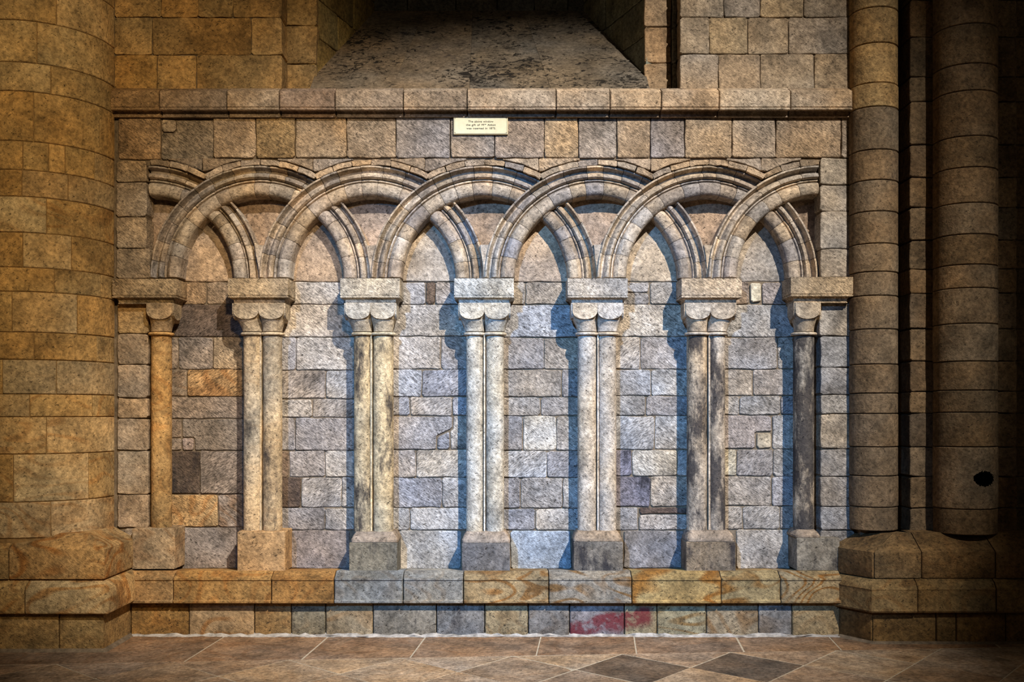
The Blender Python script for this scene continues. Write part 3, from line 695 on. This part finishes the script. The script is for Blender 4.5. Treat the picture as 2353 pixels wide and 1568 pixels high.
for k, (y0, y1) in enumerate(zip(lb, lb[1:])):
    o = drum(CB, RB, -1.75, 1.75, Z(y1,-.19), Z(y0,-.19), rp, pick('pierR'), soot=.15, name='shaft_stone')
    if y0 == 1028: hole_stone = o
# burnt socket in the big shaft: cut the drum and line the cavity
hc = Vector((X(2257,-.16), -.16, Z(1100,-.16)))
bm = bmesh.new(); bm.from_mesh(hole_stone.data)
bmesh.ops.subdivide_edges(bm, edges=[e for e in bm.edges if abs(e.verts[0].co.z-e.verts[1].co.z) > .05 and e.verts[0].co.y < CB[1]], cuts=26, use_grid_fill=True)
bmesh.ops.subdivide_edges(bm, edges=[e for e in bm.edges if all(abs(v.co.x-hc.x) < .06 and abs(v.co.z-hc.z) < .05 and v.co.y < -.05 for v in e.verts)], cuts=2, use_grid_fill=True)
rng = random.Random(3)
kill = [f for f in bm.faces if f.calc_center_median().y < CB[1]-.02 and ((f.calc_center_median().x-hc.x)/.050)**2+((f.calc_center_median().z-hc.z)/.034)**2 < 1+rng.uniform(-.15,.15)]
bmesh.ops.delete(bm, geom=kill, context='FACES'); bm.to_mesh(hole_stone.data); bm.free()
hole_stone['pit'] = .4
V, FC = [], []; n = 20
for q, (s, dy) in enumerate(((1.15,.022),(1.2,.05),(1.0,.085),(.4,.10))):
    for k in range(n):
        a = 2*math.pi*k/n; V.append((hc.x+.05*s*math.cos(a), hc.y+dy+(.012*math.cos(a) if q < 2 else 0), hc.z+.034*s*math.sin(a)))
for q in range(3):
    for k in range(n): FC.append((q*n+k, q*n+(k+1) % n, (q+1)*n+(k+1) % n, (q+1)*n+k))
FC.append(tuple(3*n+k for k in range(n)))
mesh_obj('burnt_socket', V, FC, HOLE, rp)
ls = [-480,-385,-290,-190,-95,0,85,177,234,333,408,477,552,619,674,756,830,900,950,1028,1096,1168,1226]
for k, (y0, y1) in enumerate(zip(ls, ls[1:])):
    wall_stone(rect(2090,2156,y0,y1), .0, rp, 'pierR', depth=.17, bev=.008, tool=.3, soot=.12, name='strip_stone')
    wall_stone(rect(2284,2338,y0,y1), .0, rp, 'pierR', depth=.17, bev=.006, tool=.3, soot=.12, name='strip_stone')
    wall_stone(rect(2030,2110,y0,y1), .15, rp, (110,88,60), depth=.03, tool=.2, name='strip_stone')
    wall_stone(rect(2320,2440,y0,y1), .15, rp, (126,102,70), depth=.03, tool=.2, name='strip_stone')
PP = [(1.462, .02), (1.480, -.075), (1.580, -.232), (3.0, -.232)]
def pl(px, Y):
    s = sum((Vector(b)-Vector(a)).length for a, b in zip(PP[:3], PP[1:3])); return s+(X(px, Y)-PP[2][0])
zu1, zu0, zt = Z(1268,-.23), Z(1330,-.23), Z(1221,-.04)
c1 = (Vector(PP[1])-Vector(PP[0])).length+(Vector(PP[2])-Vector(PP[1])).length-.006
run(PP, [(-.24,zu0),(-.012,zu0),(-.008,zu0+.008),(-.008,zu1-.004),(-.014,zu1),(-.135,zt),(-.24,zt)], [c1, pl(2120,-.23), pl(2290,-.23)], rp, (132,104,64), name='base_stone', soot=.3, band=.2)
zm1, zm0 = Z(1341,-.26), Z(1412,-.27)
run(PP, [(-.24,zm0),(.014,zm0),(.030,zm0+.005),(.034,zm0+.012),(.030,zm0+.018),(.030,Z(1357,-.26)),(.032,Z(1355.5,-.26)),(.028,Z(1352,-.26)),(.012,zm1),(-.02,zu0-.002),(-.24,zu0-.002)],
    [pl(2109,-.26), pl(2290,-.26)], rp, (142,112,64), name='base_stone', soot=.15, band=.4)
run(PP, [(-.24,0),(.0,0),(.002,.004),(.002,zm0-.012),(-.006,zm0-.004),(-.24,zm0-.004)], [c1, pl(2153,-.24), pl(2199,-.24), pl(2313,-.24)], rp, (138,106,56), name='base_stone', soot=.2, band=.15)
PX = [(1.475, -.09), (1.580, -.232), (3.0, -.232)]
V, FC = sweep(PX, path_normals(PX), [(-.02,.010),(.002,.009),(.010,.004),(.020,-.003),(-.02,-.003)]); mesh_obj('mortar_fillet', V, FC, MORTAR, rp)

# ================================================================== PLAQUE
BR = simple_mat('lacquered_brass', (236, 222, 180), rough=.32, scale=60, lo=.86, hi=1.1, bump=0, metal=.25)
INK = simple_mat('black_engraving', (40, 34, 24), bump=0)
Yp = -.012; x0, x1, z0, z1 = X(1042,Yp), X(1167,Yp), Z(309,Yp), Z(268,Yp)
pq = loops('brass_plaque', [[(x0,Yp+.014,z0),(x1,Yp+.014,z0),(x1,Yp+.014,z1),(x0,Yp+.014,z1)], [(x0,Yp+.002,z0),(x1,Yp+.002,z0),(x1,Yp+.002,z1),(x0,Yp+.002,z1)],
    [(x0+.002,Yp,z0+.002),(x1-.002,Yp,z0+.002),(x1-.002,Yp,z1-.002),(x0+.002,Yp,z1-.002)]], BR, None, None, smooth=20)
tag(pq, 'small brass memorial plaque with three engraved lines below the string course', 'plaque')
b = .0042; bw_ = .0009
boxes('border_line', [(x0+b,x1-b,Yp-.0006,Yp+.001,z1-b-bw_,z1-b),(x0+b,x1-b,Yp-.0006,Yp+.001,z0+b,z0+b+bw_),(x0+b,x0+b+bw_,Yp-.0006,Yp+.001,z0+b,z1-b),(x1-b-bw_,x1-b,Yp-.0006,Yp+.001,z0+b,z1-b)], INK, pq)
for sx in (x0+.0075, x1-.0075):
    for sz in (z0+.0075, z1-.0075):
        mesh_obj('screw', [(sx+r_*math.cos(k*math.pi/5), Yp-y_, sz+r_*math.sin(k*math.pi/5)) for r_, y_ in ((.0017,-.001),(.0015,.0008)) for k in range(10)],
                 [(k,(k+1)%10,10+(k+1)%10,10+k) for k in range(10)]+[tuple(range(10,20))], INK, pq)
def text(st, px0, px1, py, size):
    cu = bpy.data.curves.new('lettering', 'FONT'); cu.body = st; cu.size = size; cu.align_x = 'CENTER'; cu.align_y = 'CENTER'; cu.extrude = .0003; cu.space_word = 1.3
    to = bpy.data.objects.new('tmp_text', cu); C.objects.link(to); bpy.context.view_layer.update()
    m = bpy.data.meshes.new_from_object(to.evaluated_get(bpy.context.evaluated_depsgraph_get())); bpy.data.objects.remove(to)
    xs = [v.co.x for v in m.vertices]; k = (X(px1, Yp)-X(px0, Yp))/(max(xs)-min(xs)); mid = (max(xs)+min(xs))/2
    for v in m.vertices: v.co.x = (v.co.x-mid)*k
    o = bpy.data.objects.new('lettering', m); C.objects.link(o); m.materials.clear(); m.materials.append(INK)
    o.location = (X((px0+px1)/2, Yp), Yp-.0006, Z(py, Yp)); o.rotation_euler = (math.pi/2, 0, 0); o.parent = pq
text('The above window', 1076, 1134, 279.5, .0125); text('the gift of', 1071, 1103, 287.3, .0125); text('M', 1107, 1112, 287.3, .0125); text('rs', 1113, 1117, 285.8, .008)
text('Abbot', 1120, 1139, 287.3, .0125); text('was inserted in 1875.', 1072, 1139.5, 295.3, .0125)
